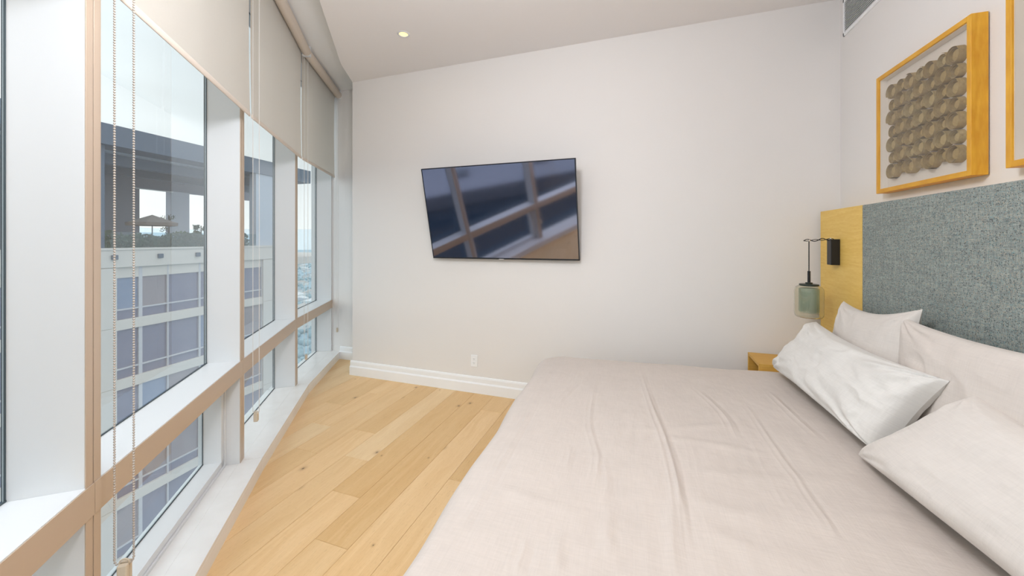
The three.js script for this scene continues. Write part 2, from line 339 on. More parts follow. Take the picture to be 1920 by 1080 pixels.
{
  const t = thing('downlight', 'small round recessed downlight glowing warm yellow in the ceiling', 'downlight', [-1.93, CEIL_Y, -2.73]);
  mesh('trim_ring', new THREE.LatheGeometry([[0.036, 0.006], [0.037, -0.004], [0.042, -0.006], [0.052, -0.004], [0.054, 0.001]].map((p) => new THREE.Vector2(...p)), 40), M.white, t);
  mesh('lamp_lens', new THREE.LatheGeometry([[0.0001, -0.0015], [0.02, -0.0018], [0.037, -0.001]].map((p) => new THREE.Vector2(...p)), 32), std({ color: '#f5d9a0', emissive: '#ffe1a0', emissiveIntensity: 1.0, roughness: 0.4 }), t);
  lampLight(t, 0.055, 0.055, DOWNLIGHT, '#ffe2b0');
}

// ------------------------------------------------------------------ television, tilted down on its wall bracket
{
  const t = thing('television', 'flat black television tilted down on the far wall', 'television', [-1.259, 1.318, -3.325]);
  t.rotation.x = Math.atan2(0.225, 0.86);
  const W = 1.472, Hh = 0.888;
  mesh('screen', span(-W / 2 + 0.009, W / 2 - 0.009, 0.014, Hh - 0.009, -0.004, 0.0015, 0), phys({ color: hex('#9496a8'), metalness: 1, roughness: 0.06 }), t);
  mesh('bezel', [span(-W / 2, W / 2, 0, 0.014, -0.03, 0.004), span(-W / 2, W / 2, Hh - 0.009, Hh, -0.03, 0.004), span(-W / 2, -W / 2 + 0.009, 0, Hh, -0.03, 0.004), span(W / 2 - 0.009, W / 2, 0, Hh, -0.03, 0.004)], std({ color: hex('#3a3d44'), roughness: 0.3, metalness: 0.7 }), t);
  mesh('back_cover', [span(-W / 2 + 0.01, W / 2 - 0.01, 0.01, Hh - 0.01, -0.034, -0.005), span(-0.5, 0.5, 0.06, 0.62, -0.058, -0.03, 0.01)], M.black, t);
  mesh('badge', [span(-0.022, 0.022, -0.004, 0.006, 0.002, 0.0075, 0.002), span(-0.03, 0.03, -0.001, 0.003, 0.002, 0.006, 0.001)], std({ color: hex('#d8dadf'), metalness: 0.8, roughness: 0.25 }), t);
  const b = mesh('wall_bracket', [span(-0.25, 0.25, 0.30, 0.36, -0.09, -0.055), span(-0.2, -0.16, 0.08, 0.72, -0.075, -0.055), span(0.16, 0.2, 0.08, 0.72, -0.075, -0.055)], M.black, t);
  void b;
}
// ------------------------------------------------------------------ wall socket
{
  const t = thing('wall_socket', 'white double power socket low on the far wall', 'socket', [-1.567, 0.309, TV_Z]);
  mesh('cover_plate', span(-0.036, 0.036, -0.058, 0.058, 0, 0.006, 0.003), M.trim, t);
  for (const y of [-0.02, 0.02]) {
    const o = mesh('outlet', span(-0.017, 0.017, y - 0.0155, y + 0.0155, 0.005, 0.0078, 0.004), M.trim, t);
    mesh('contact_slot', [span(-0.0075, -0.0055, y, y + 0.008, 0.006, 0.0081, 0), span(0.0055, 0.0075, y, y + 0.007, 0.006, 0.0081, 0), cyl(0.0024, 0.0024, 0.002, 0, 0, 0, 10).rotateX(Math.PI / 2).translate(0, y - 0.006, 0.0072)], M.black, o);
  }
}
// ------------------------------------------------------------------ air vent high on the right wall
{
  const t = thing('air_vent', 'white air vent with fine dark horizontal louvres high on the right wall', 'vent', [RIGHT_X, 2.954, -3.322]);
  const W = 1.1, Hh = 0.262;
  mesh('vent_frame', [span(-0.010, 0, 0, 0.024, 0, W), span(-0.010, 0, Hh - 0.024, Hh, 0, W), span(-0.010, 0, 0, Hh, 0, 0.016), span(-0.010, 0, 0, Hh, W - 0.016, W)], M.trim, t);
  mesh('vent_back', span(-0.0015, 0, 0.02, Hh - 0.02, 0.01, W - 0.01, 0), M.black, t);
  for (let k = 0; k < 17; k++) { const g = box(0.0085, 0.0026, W - 0.034, 0, 0, 0, 0); g.rotateZ(0.5); g.translate(-0.0052, 0.0315 + k * 0.01255, W / 2); mesh('louvre', g, M.trim, t); }
}

// ------------------------------------------------------------------ roller shades and their bead chains
const HEM_Y = 2.292, TUBE_Y = 3.335;
function chainLoop(parent, x, z0, z1, yTop, yBot, bead, rad) {       // beads along both strands and round the bottom
  const pts = [], step = 0.0084, r = (z1 - z0) / 2, zc = (z0 + z1) / 2;
  for (let y = yTop; y > yBot + r; y -= step) pts.push([x, y, z0]);
  for (let a = 0; a <= Math.PI; a += step / r) pts.push([x, yBot + r - r * Math.sin(a), zc - r * Math.cos(a)]);
  for (let y = yBot + r; y < yTop; y += step) pts.push([x, y, z1]);
  const im = new THREE.InstancedMesh(new THREE.SphereGeometry(rad, 8, 6), bead, pts.length), m = new THREE.Matrix4();
  pts.forEach((p, i) => im.setMatrixAt(i, m.makeTranslation(...p)));
  im.name = 'beads'; im.userData.kind = 'stuff'; im.castShadow = im.receiveShadow = true; parent.add(im);
  mesh('cord', [cyl(0.0006, 0.0006, yTop - yBot - r, x, (yTop + yBot + r) / 2, z0, 5), cyl(0.0006, 0.0006, yTop - yBot - r, x, (yTop + yBot + r) / 2, z1, 5)], M.bead, parent);
}
function tensioner(parent, x, zc, yBot, s) {               // small plastic holder the chain runs through
  mesh('chain_holder', [box(0.012 * s, 0.052 * s, 0.022 * s, x - 0.005 * s, yBot - 0.018 * s, zc, 0.004 * s, 2), box(0.012 * s, 0.052 * s, 0.022 * s, x + 0.008 * s, yBot - 0.018 * s, zc, 0.004 * s, 2), new THREE.TorusGeometry(0.010 * s, 0.0022 * s, 6, 16).rotateY(Math.PI / 2).translate(x, yBot + 0.008 * s, zc)], M.clip, parent);
}
const bays = [[3, 'roller shade over the window beside the camera, left of the photo', 0.006], [2, 'roller shade over the window behind the camera', 0.006], [4, 'roller shade nearest the camera, cream fabric over the window in front', 0.006], [5, 'middle cream roller shade between the two tan mullions', 0.004], [6, 'farthest cream roller shade beside the far corner of the room', 0.012]];
for (const [i, label, x0] of bays) {
  const d = dirs[i], L = d.L, xe = i === 6 ? L - 0.07 : L - 0.024;
  const t = thing('roller_shade', label, 'roller shade', [d.a[0], 0, d.a[1]], Math.atan2(-d.dz, d.dx));
  const f = new THREE.PlaneGeometry(xe - x0, TUBE_Y - HEM_Y, 40, 30), p = f.attributes.position;
  for (let k = 0; k < p.count; k++) { const e = Math.max(0, Math.abs(p.getX(k)) / ((xe - x0) / 2) - 0.93) / 0.07, low = (0.5 - p.getY(k) / (TUBE_Y - HEM_Y)); p.setZ(k, 0.003 * Math.sin(p.getX(k) * 5 + i) * low - 0.006 * e * e * Math.sin(low * 3)); }
  f.computeVertexNormals(); f.translate((x0 + xe) / 2, (TUBE_Y + HEM_Y) / 2, 0.048);
  mesh('shade_fabric', metric(f), M.shade, t);
  mesh('hem_bar', [new THREE.CapsuleGeometry(0.009, xe - x0 - 0.018, 6, 14).rotateZ(Math.PI / 2).scale(1, 1.75, 0.55).translate((x0 + xe) / 2, HEM_Y + 0.008, 0.049)], M.tube, t);
  mesh('roller_tube', [cyl(0.042, 0.042, xe - x0 + 0.004, 0, 0, 0, 32).rotateZ(Math.PI / 2).translate((x0 + xe) / 2, TUBE_Y, 0.092)], M.tube, t);
  for (const x of [x0 - 0.001, xe + 0.001]) mesh('bracket', [span(x - 0.0025, x + 0.0025, TUBE_Y - 0.045, POCKET_Y, 0.055, 0.13, 0.002), cyl(0.038, 0.038, 0.006, 0, 0, 0, 24).rotateZ(Math.PI / 2).translate(x, TUBE_Y, 0.092)], M.white, t);
}
const chains = [[4, 0.012, 0.045, 0.094, 0.445, 'bead chain of the nearest shade, hanging close to the camera', 1.25], [5, 0.020, 0.052, 0.088, 0.37, 'bead chain hanging by the middle tan mullion', 1.1], [6, 0.055, 0.052, 0.086, 0.355, 'bead chain hanging by the farthest tan mullion', 0.9], [6, dirs[6].L - 0.05, 0.06, 0.088, 0.37, 'thin bead chain hanging before the narrow wall in the far corner', 0.9]];
for (const [i, x, z0, z1, y, label, s] of chains) {
  const d = dirs[i], t = thing('bead_chain', label, 'bead chain', [d.a[0], 0, d.a[1]], Math.atan2(-d.dz, d.dx));
  chainLoop(t, x, z0, z1, TUBE_Y + 0.01, y, i === 4 ? M.bead : M.beadWhite, i === 4 ? 0.0035 : 0.003); tensioner(t, x, (z0 + z1) / 2, y, s);
}

// ------------------------------------------------------------------ headboard
const HB_X = 1.222;
{
  const t = thing('headboard', 'wide headboard of golden wood with a grey green tweed panel', 'headboard', [HB_X, 0, -3.32]);
  const S1 = 0.55, S2 = 2.62, E2 = 3.17, TOP = 1.706;
  mesh('wood_panel', span(0, 0.03, 0.02, TOP, 0, S1 - 0.0015, 0.0015), M.veneer, t);
  mesh('wood_panel', span(0, 0.03, 0.02, TOP, S2 + 0.0015, E2, 0.0015), M.veneer, t);
  mesh('fabric_panel', span(-0.001, 0.03, 0.02, TOP, S1, S2, 0.006), M.tweed, t);
  mesh('backing_frame', span(0.031, RIGHT_X - HB_X - 0.001, 0.02, TOP - 0.002, 0.002, E2 - 0.002), M.veneer, t);
}
// ------------------------------------------------------------------ bedside table (open front)
{
  const t = thing('bedside_table', 'open fronted light oak bedside table in the corner behind the bed', 'bedside table', [0.764, 0, -3.33]);
  const D = HB_X - 0.764 - 0.002, W = 0.295, T = 0.638;
  mesh('table_top', span(0, D, T - 0.022, T, 0, W), M.stand, t);
  mesh('side_panel', span(0, D, 0.05, T - 0.022, 0, 0.018), M.stand, t);
  mesh('side_panel', span(0, D, 0.05, T - 0.022, W - 0.018, W), M.stand, t);
  mesh('back_panel', span(D - 0.012, D, 0.05, T - 0.022, 0.018, W - 0.018), M.stand, t);
  mesh('shelf', span(0.01, D - 0.012, 0.36, 0.378, 0.018, W - 0.018), M.stand, t);
  mesh('shelf', span(0, D - 0.012, 0.05, 0.07, 0.018, W - 0.018), M.stand, t);
  mesh('plinth', span(0.04, D, 0, 0.05, 0.02, W - 0.02), M.stand, t);
}
// ------------------------------------------------------------------ framed paper rolls
const paperPix = (u, v) => { const n = fbm(u * 10, v * 40, 10, 40, 3, 101), f = vnoise(u * 30, v * 128, 30, 128, 102); return lerp3([0.73, 0.645, 0.45], [0.58, 0.495, 0.30], 0.6 * n + 0.4 * f); };
const paperTex = tex(256, 256, paperPix, { rx: 3, ry: 3 });
const paperMats = ['#ffffff', '#f1ead9', '#fbf6ec'].map((c) => std({ map: paperTex, color: hex(c), roughness: 0.9 }));
function rollGeometry(R, len, turns, rin, seed) {          // a coiled sheet, axis along -x, open towards the room
  const pos = [], idx = [], n = Math.round(turns * 26), th = 0.0011;
  const ring = (k) => { const a = k / n * turns * Math.PI * 2 + seed, s = k / n; return [a, rin + (R - rin) * Math.pow(s, 0.8)]; };
  for (let k = 0; k <= n; k++) {
    const [a, r] = ring(k), slip = len * (0.62 + 0.38 * Math.pow(k / n, 0.7));          // inner turns sit a little deeper
    for (const q of [r, r - th]) { pos.push(0, q * Math.sin(a), q * Math.cos(a), -slip, q * Math.sin(a), q * Math.cos(a)); }
  }
  for (let k = 0; k < n; k++) { const o = k * 4, p = o + 4; idx.push(o, o + 1, p, p, o + 1, p + 1, o + 2, p + 2, o + 3, p + 2, p + 3, o + 3, o + 1, o + 3, p + 1, p + 1, o + 3, p + 3); }
  const g = new THREE.BufferGeometry(); g.setAttribute('position', new THREE.Float32BufferAttribute(pos, 3)); g.setIndex(idx);
  const core = new THREE.CylinderGeometry(rin * 0.92, rin * 0.92, len * 0.5, 24).rotateZ(Math.PI / 2).translate(-len * 0.25, 0, 0).toNonIndexed(); core.deleteAttribute('uv');
  const h = mergeGeometries([toCreasedNormals(g, 0.6), core]), uv = [], P = h.attributes.position;
  for (let k = 0; k < P.count; k++) uv.push(Math.atan2(P.getY(k), P.getZ(k)) * 0.05, P.getX(k));
  h.setAttribute('uv', new THREE.Float32BufferAttribute(uv, 2)); return h;
}
const bigRolls = [0, 1, 2, 3].map((s) => rollGeometry(0.0425, 0.034, 2.6, 0.026, s * 1.7 + 1)), smallRolls = [0, 1, 2, 3].map((s) => rollGeometry(0.0345, 0.029, 2.5, 0.0195, s * 2.1 + 0.4));
const glassCase = phys({ color: hex('#ffffff'), transmission: 1, thickness: 0, roughness: 0.02, ior: 1.35 });
function artFrame(z, label) {
  const t = thing('picture_frame', label, 'picture frame', [RIGHT_X - 0.006, 1.772, z]);
  const S = 0.68, F = 0.024, D = 0.055;
  mesh('frame_side', span(-D, 0, 0, S, 0, F, 0.002), M.amber, t); mesh('frame_side', span(-D, 0, 0, S, S - F, S, 0.002), M.amber, t);
  const rail = (y) => metric(span(-D, 0, y, y + F, F + 0.0003, S - F - 0.0003, 0.002), 0, 0, true);
  mesh('frame_rail', rail(0), M.amber, t); mesh('frame_rail', rail(S - F), M.amber, t);
  mesh('backing_board', span(-0.014, 0.004, 0.006, S - 0.006, 0.006, S - 0.006, 0), std({ color: hex('#ddd3c6'), roughness: 0.9 }), t);
  const mat = std({ color: hex('#ece4d8'), roughness: 0.9 });
  for (const [a, b, c, e] of [[F, S - F, F - 0.001, F + 0.002], [F, S - F, S - F - 0.002, S - F + 0.001], [F - 0.001, F + 0.002, F, S - F], [S - F - 0.002, S - F + 0.001, F, S - F]]) mesh('mat_liner', span(-D + 0.008, -0.012, a, b, c, e, 0), mat, t);
  for (let c = 0; c < 7; c++) for (let r = 0; r < 7; r++) {
    const big = (c + r) % 2 === 0, m = mesh('paper_roll', (big ? bigRolls : smallRolls)[Math.floor(rnd() * 4)], paperMats[Math.floor(rnd() * 3)], t);
    m.position.set(-0.0138, 0.34 + (r - 3) * 0.0738 + ((c % 2) ? 0.004 : -0.004), 0.34 + (c - 3) * 0.0738 + (big ? 0 : 0.002));
  }
  mesh('glass_front', span(-D + 0.006, -D + 0.0068, F - 0.004, S - F + 0.004, F - 0.004, S - F + 0.004, 0), glassCase, t);
  return t;
}
artFrame(-2.805, 'amber wooden box frame holding rows of rolled paper above the headboard');
artFrame(-1.967, 'second amber box frame, cut off at the right edge of the photo');

// ------------------------------------------------------------------ bedside pendant lamp
{
  const t = thing('pendant_lamp', 'green glass jar lamp hanging from a black bracket on the headboard', 'lamp', [1.062, 0, -3.06]);
  mesh('wall_bracket', span(HB_X - 1.062 - 0.05, HB_X - 1.062 - 0.0005, 1.335, 1.505, -0.03, 0.03, 0.003), M.black, t);
  const arm = []; for (let k = 0; k <= 24; k++) { const s = k / 24; arm.push([-0.03 + s * 0.165, 1.495 + 0.008 * Math.sin(s * 12.5) + 0.012 * s, 0.004 * Math.cos(s * 12.5)]); }
  mesh('arm', [tube(arm, 0.0028, 60, 6), tube(arm.map(([x, y, z]) => [x, y - 0.012 * Math.sin((x + 0.03) / 0.165 * 12.5), -z]), 0.0022, 60, 6)], M.black, t);
  mesh('rod', [cyl(0.003, 0.003, 0.21, 0, 1.39, 0, 10), cyl(0.0085, 0.0085, 0.09, 0, 1.245, 0, 16)], M.black, t);
  for (const [x, y] of [[0.0, 1.496], [0.118, 1.509]]) mesh('joint_pin', new THREE.SphereGeometry(0.0058, 12, 8).translate(x, y, 0.006), std({ color: hex('#f2f2f2'), metalness: 0.8, roughness: 0.2 }), t);
  const jar = [[0, 0.976], [0.055, 0.976], [0.070, 0.979], [0.079, 0.990], [0.082, 1.005], [0.082, 1.155], [0.079, 1.172], [0.070, 1.185], [0.055, 1.192], [0.050, 1.192]];
  const inner = [[0.050, 1.189], [0.054, 1.189], [0.068, 1.182], [0.0765, 1.170], [0.079, 1.154], [0.079, 1.006], [0.076, 0.992], [0.068, 0.982], [0.054, 0.9795], [0, 0.9795]];
  mesh('glass_jar', new THREE.LatheGeometry([...jar, ...inner].map((p) => new THREE.Vector2(...p)), 48), phys({ color: hex('#f6f6f0'), transmission: 1, thickness: 0.003, roughness: 0.01, ior: 1.4, attenuationColor: hex('#d8dccb'), attenuationDistance: 0.05 }), t).castShadow = false;
  const lampShade = [[0.052, 1.012], [0.057, 1.02], [0.057, 1.172], [0.05, 1.178], [0.018, 1.18]];
  mesh('lamp_shade', new THREE.LatheGeometry(lampShade.map((p) => new THREE.Vector2(...p)), 40), phys({ color: hex('#dce9e1'), transmission: 0.75, thickness: 0, roughness: 0.22, clearcoat: 1, clearcoatRoughness: 0.05 }), t);
  mesh('lid', [cyl(0.054, 0.054, 0.010, 0, 1.197, 0, 36), cyl(0.02, 0.02, 0.012, 0, 1.207, 0, 20)], std({ color: hex('#24302a'), roughness: 0.4 }), t);
}

// ------------------------------------------------------------------ bed
const BED_Y = 0.62, BED_TURN = 3.3 * Math.PI / 180;
const bed = thing('bed', 'low upholstered bed base and mattress under the beige duvet', 'bed', [0.3, 0, -1.87], -0.0);
mesh('bed_base', span(-0.80, 0.915, 0.10, 0.32, -0.84, 0.84, 0.02), M.tweed, bed);
mesh('mattress', span(-0.80, 0.915, 0.325, 0.575, -0.86, 0.86, 0.06), M.pillowWhite, bed);
for (const [x, z] of [[-0.72, -0.76], [-0.72, 0.76], [0.85, -0.76], [0.85, 0.76]]) mesh('leg', cyl(0.025, 0.02, 0.1, x, 0.05, z, 16), M.black, bed);
{
  // plan of the duvet's flat top in its own axes: x from foot (-) to head, z across; overflow is rolled over the edge and hangs
  const t = thing('duvet', 'beige linen duvet with long creases spread over the bed', 'duvet', [0, 0, 0]);
  const X0 = -0.455, X1 = 1.20, Z0 = -2.68, Z1 = -0.78, OV = 0.60, R = 0.195, r = 0.085, NX = 560, NZ = 720;
  // creases in room coordinates (x, z): [points, height, width]
  const cr = [];
  CREASES().forEach(([pts, a, w], n) => {
    const soft = w > 0.015, curve = new THREE.CatmullRomCurve3(pts.map((p) => new THREE.Vector3(p[0], 0, p[1])));
    for (const [side, gain] of soft ? [[0, 1]] : [[0, 1], [0.017 + 0.006 * (n % 3), -0.55], [-0.024 - 0.005 * (n % 2), 0.5]]) {
      const line = curve.getPoints(14).map((p, k) => [p.x + side + 0.004 * free(k * 0.6, n, 208, 2), p.z]), xs = line.map((p) => p[0]), zs = line.map((p) => p[1]), m = w * 3;
      cr.push({ line, box: [Math.min(...xs) - m, Math.max(...xs) + m, Math.min(...zs) - m, Math.max(...zs) + m], a: soft ? a * 1.15 : a * 1.1 * gain, w: soft ? w : 0.0068, soft });
    }
  });
  function CREASES() {
    const P = (X, Y) => { const px = 700 + X / 1.574, py = 640 + Y / 1.574, xc = (px - 960) / FOCAL, tt = (EYE - BED_Y) * FOCAL / (py - HORIZON), C = Math.cos(YAW), S = Math.sin(YAW); return [(xc * C - S) * tt, -(xc * S + C) * tt]; };
    return [
      [[P(655, 115), P(640, 250), P(665, 350), P(640, 470)], 0.006, 0.012], [[P(672, 330), P(690, 420), P(672, 480)], 0.004, 0.01],
      [[P(780, 60), P(825, 200), P(870, 320), P(900, 450), P(915, 690)], 0.009, 0.014], [[P(800, 150), P(850, 260), P(893, 400), P(950, 690)], 0.006, 0.014], [[P(890, 450), P(880, 560), P(890, 690)], 0.008, 0.02],
      [[P(940, 130), P(1030, 210), P(1080, 300)], 0.006, 0.010], [[P(1090, 170), P(1190, 320), P(1260, 420), P(1340, 540), P(1370, 600)], 0.006, 0.012],
      [[P(1160, 140), P(1240, 220), P(1330, 300)], 0.005, 0.012], [[P(500, 130), P(420, 280), P(330, 440), P(200, 640)], 0.005, 0.012], [[P(610, 120), P(540, 190)], 0.004, 0.01], [[P(585, 310), P(568, 380)], 0.005, 0.01],
      [[P(455, 580), P(415, 690)], 0.009, 0.014], [[P(820, 285), P(960, 300), P(1200, 340)], 0.006, 0.03], [[P(930, 390), P(1150, 410), P(1430, 405)], 0.010, 0.045], [[P(930, 470), P(1100, 520), P(1350, 500)], 0.008, 0.04], [[P(760, 270), P(900, 260), P(1100, 240)], 0.006, 0.03],
      [[P(1250, 560), P(1450, 520), P(1600, 520)], 0.006, 0.03], [[P(980, 560), P(1100, 620), P(1300, 640)], 0.008, 0.04], [[P(600, 640), P(760, 600), P(860, 560)], 0.006, 0.03], [[P(340, 430), P(500, 480), P(640, 520)], 0.006, 0.03],
      [[P(700, 640), P(690, 560), P(720, 470)], 0.007, 0.02], [[P(560, 560), P(540, 640), P(550, 690)], 0.006, 0.02], [[P(1400, 640), P(1560, 600), P(1700, 640)], 0.005, 0.03]];
  }
  const segd = (x, z, a, b) => { const dx = b[0] - a[0], dz = b[1] - a[1], q = Math.max(0, Math.min(1, ((x - a[0]) * dx + (z - a[1]) * dz) / (dx * dx + dz * dz))); return [Math.hypot(x - a[0] - dx * q, z - a[1] - dz * q), q]; };
  function relief(x, z) {
    let h = 0.016 * free(x * 2.2, z * 2.2, 201, 2) + 0.010 * free(x * 5 + 1.5 * free(x * 2, z * 2, 203), z * 3.2, 202, 3);
    // fine bundles of folds that follow the length of the bed's width
    const q = x + 0.12 * free(x * 1.5, z * 1.5, 204), gate = Math.max(0, free(x * 2.5, z * 1.2, 205, 2) + 0.12) * 2;
    h += 0.006 * gate * (1 - Math.abs(2 * (free(q * 16, z * 1.7, 206, 2)))) - 0.003 * gate;
    for (const { line, box, a, w, soft } of cr) {
      if (x < box[0] || x > box[1] || z < box[2] || z > box[3]) continue;
      let best = 9, at = 0;
      for (let k = 0; k + 1 < line.length; k++) { const [d, q] = segd(x, z, line[k], line[k + 1]); if (d < best) { best = d; at = (k + q) / (line.length - 1); } }
      if (best < w * 3) { const end = Math.min(1, at * 4, (1 - at) * 4); h += a * end * (soft ? Math.exp(-best * best / (w * w)) : Math.exp(-best / w)) * (0.75 + 0.5 * free(x * 9, z * 9, 207, 1)); }
    }
    return h;
  }
  const pos = [], uv = [], idx = [];
  const skew = (x, z) => { const f = Math.min(1, Math.max(0, (X1 - x) / 1.6)); return [x - 0.05 * (-z - 0.83) * f, z - 0.11 * (x + 0.59) * Math.min(1, Math.max(0, (-z - 0.8) / 1.9))]; };
  for (let j = 0; j <= NZ; j++) for (let i = 0; i <= NX; i++) {
    const sx = X0 - OV + (X1 - X0 + OV) * i / NX, sz = Z0 - OV + (Z1 - Z0 + 2 * OV) * j / NZ;
    const cx = Math.max(sx, X0), cz = Math.min(Math.max(sz, Z0), Z1), ox = cx - sx, oz = Math.abs(sz - cz), dir = sz < cz ? -1 : 1;
    let d = Math.max(ox, oz), a = d < 1e-9 ? 0 : ox >= oz ? Math.PI / 4 * oz / ox : Math.PI / 2 - Math.PI / 4 * ox / oz, ux = -Math.cos(a), uz = Math.sin(a) * dir;
    if (d < 1e-9) ux = uz = 0;
    let out, y = BED_Y, nx = 0, ny = 1;
    const flat = R - r;
    if (d <= flat) out = d;
    else if (d <= flat + r * Math.PI / 2) { const b = (d - flat) / r; out = flat + r * Math.sin(b); y -= r * (1 - Math.cos(b)); nx = Math.sin(b); ny = Math.cos(b); }
    else { const dn = d - flat - r * Math.PI / 2; out = R + 0.10 * dn; y -= r + dn; nx = 1; ny = 0.1; }
    const edge = 0.012 * Math.sin((sx + sz) * 9) * Math.min(1, d / 0.3);
    let [x, z] = skew(cx + ux * (out + edge), cz + uz * (out + edge));
    const crown = -0.012 * Math.pow(Math.min(1, d / R), 2);
    const h = relief(x, z) * (d > 0.2 ? 0.5 : 1) + crown;
    x += ux * nx * h; z += uz * nx * h; y += ny * h;
    pos.push(x, Math.max(0.035, y), z); uv.push(sx, sz);
  }
  for (let j = 0; j < NZ; j++) for (let i = 0; i < NX; i++) { const a = j * (NX + 1) + i, b = a + 1, c = a + NX + 1, e = c + 1; idx.push(a, c, b, b, c, e); }
  const g = new THREE.BufferGeometry(); g.setAttribute('position', new THREE.Float32BufferAttribute(pos, 3)); g.setAttribute('uv', new THREE.Float32BufferAttribute(uv, 2)); g.setIndex(idx); g.computeVertexNormals();
  mesh('cover', g, M.duvet, t);
}
// pillows: two sheets between four corners, plump in the middle, with pinched corners and wrinkles
function pillow(name, label, mat, c, T, o = {}) {
  const { seed = 1, group, hem = 0, back = 0.5, fold = 0.012, sagTop = 0.03, sagBottom = 0.02 } = o;
  const V = (a) => new THREE.Vector3(...a), [bl, br, tr, tl] = c.map(V);
  const centre = bl.clone().add(br).add(tr).add(tl).multiplyScalar(0.25), base = new THREE.Vector3(centre.x, Math.min(bl.y, br.y), centre.z);
  const t = thing(name, label, 'pillow', base.toArray(), 0, group);
  const ex = br.clone().sub(bl).add(tr).sub(tl).normalize(), ey = tl.clone().sub(bl).add(tr).sub(br).normalize(), n = ex.clone().cross(ey).normalize();
  const N = 90, shell = (side) => {
    const pos = [], uv = [], idx = [], W = bl.distanceTo(br), Hh = bl.distanceTo(tl);
    for (let j = 0; j <= N; j++) for (let i = 0; i <= N; i++) {
      const u0 = i / N * 2 - 1, v0 = j / N * 2 - 1, u = Math.sin(u0 * Math.PI / 2) * 0.45 + u0 * 0.55, v = Math.sin(v0 * Math.PI / 2) * 0.45 + v0 * 0.55;
      const s = (u + 1) / 2, q = (v + 1) / 2;
      const p = bl.clone().multiplyScalar((1 - s) * (1 - q)).addScaledVector(br, s * (1 - q)).addScaledVector(tr, s * q).addScaledVector(tl, (1 - s) * q);
      const au = 1 - Math.pow(Math.abs(u), hem && u > 0 ? 9 : 3.4), av = 1 - Math.pow(Math.abs(v), hem ? 5 : 3.6);
      p.addScaledVector(ex, -u * 0.035 * (1 - v * v) * W * 0.6); p.addScaledVector(ey, v > 0 ? -v * v * sagTop * (1 - u * u) : v * v * sagBottom * (1 - u * u));
      let th = T * Math.pow(Math.max(0, au * av), 0.44) * (1 - 0.18 * v) * (side > 0 ? 1 : back);
      const rim = Math.min(1, (1 - Math.max(Math.abs(u), Math.abs(v))) * 9);
      const X = u * W / 2, Y = v * Hh / 2, cornerPull = Math.pow(Math.abs(u * v), 0.8);
      const wr = (1 - Math.abs(2 * free(X * 5 + 2.5 * free(X * 3, Y * 3, seed + 5), Y * 9 + 2 * free(X * 2, Y * 2, seed + 7), seed, 3))) - 0.7;
      const rad = Math.sin(Math.atan2(1.02 - Math.abs(v), 1.02 - Math.abs(u)) * 14 + seed) * cornerPull;
      th += rim * (fold * wr + 0.4 * fold * rad + 0.02 * free(X * 4, Y * 4, seed + 3, 2));
      if (hem && u > 0.8) { const k = Math.abs(u - 0.83); th += rim * (0.006 * Math.exp(-k * k / 0.0003) - (u > 0.83 ? 0.012 : 0)); }
      p.addScaledVector(n, side * th);
      pos.push(p.x - base.x, p.y - base.y, p.z - base.z); uv.push(X + seed * 0.37, Y + seed * 0.21);
    }
    for (let j = 0; j < N; j++) for (let i = 0; i < N; i++) { const a = j * (N + 1) + i, b = a + 1, k = a + N + 1, e = k + 1; side > 0 ? idx.push(a, b, k, b, e, k) : idx.push(a, k, b, b, k, e); }
    const g = new THREE.BufferGeometry(); g.setAttribute('position', new THREE.Float32BufferAttribute(pos, 3)); g.setAttribute('uv', new THREE.Float32BufferAttribute(uv, 2)); g.setIndex(idx); g.computeVertexNormals(); return g;
  };
  const flip = n.x > 0 ? -1 : 1;                            // the plump side looks towards the foot of the bed
  mesh('pillow_front', shell(flip), mat, t); mesh('pillow_back', shell(-flip), mat, t);
  return t;
}
pillow('pillow', 'cream pillow standing against the headboard beside the golden wood', M.pillowCream, [[1.06, 0.63, -2.82], [1.06, 0.63, -2.13], [1.15, 1.20, -2.13], [1.15, 1.13, -2.81]], 0.075, { seed: 11, sagTop: 0.05 });
pillow('pillow', 'oatmeal pillow leaning on the tweed headboard at the right edge', M.pillowOat, [[1.06, 0.63, -2.12], [1.06, 0.63, -1.02], [1.12, 1.25, -1.02], [1.115, 1.15, -2.20]], 0.08, { seed: 23, sagTop: 0.05 });
pillow('pillow', 'white pillow with an open hem lying in front of the cream pillow', M.pillowWhite, [[0.835, 0.645, -2.91], [0.885, 0.655, -1.85], [1.03, 1.00, -1.77], [1.00, 1.00, -2.78]], 0.115, { seed: 37, hem: 1, fold: 0.026 });
pillow('pillow', 'large pale pillow in the lower right corner of the photo', M.pillowCream, [[0.82, 0.635, -1.885], [0.93, 0.65, -0.80], [1.03, 1.0, -0.80], [1.03, 0.99, -1.66]], 0.115, { seed: 53 });

// ------------------------------------------------------------------ the block across the way
// its own axes: x along the facade (away from us), y up, z towards us
const B0 = [-27.3, -12.1], BT = Math.atan2(0.9952, -0.098);
const BM = {
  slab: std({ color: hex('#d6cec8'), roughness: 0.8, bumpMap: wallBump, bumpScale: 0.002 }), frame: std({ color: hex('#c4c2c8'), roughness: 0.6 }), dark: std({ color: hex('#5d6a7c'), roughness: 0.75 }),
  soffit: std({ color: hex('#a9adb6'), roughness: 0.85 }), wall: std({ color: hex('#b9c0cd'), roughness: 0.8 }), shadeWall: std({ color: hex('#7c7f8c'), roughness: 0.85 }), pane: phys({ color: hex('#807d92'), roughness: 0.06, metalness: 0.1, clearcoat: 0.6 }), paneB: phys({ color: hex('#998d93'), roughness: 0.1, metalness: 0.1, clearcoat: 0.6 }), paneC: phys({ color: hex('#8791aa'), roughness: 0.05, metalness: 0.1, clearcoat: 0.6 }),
  rail: phys({ color: hex('#dfeaf0'), transmission: 1, thickness: 0, roughness: 0.02 }),
};
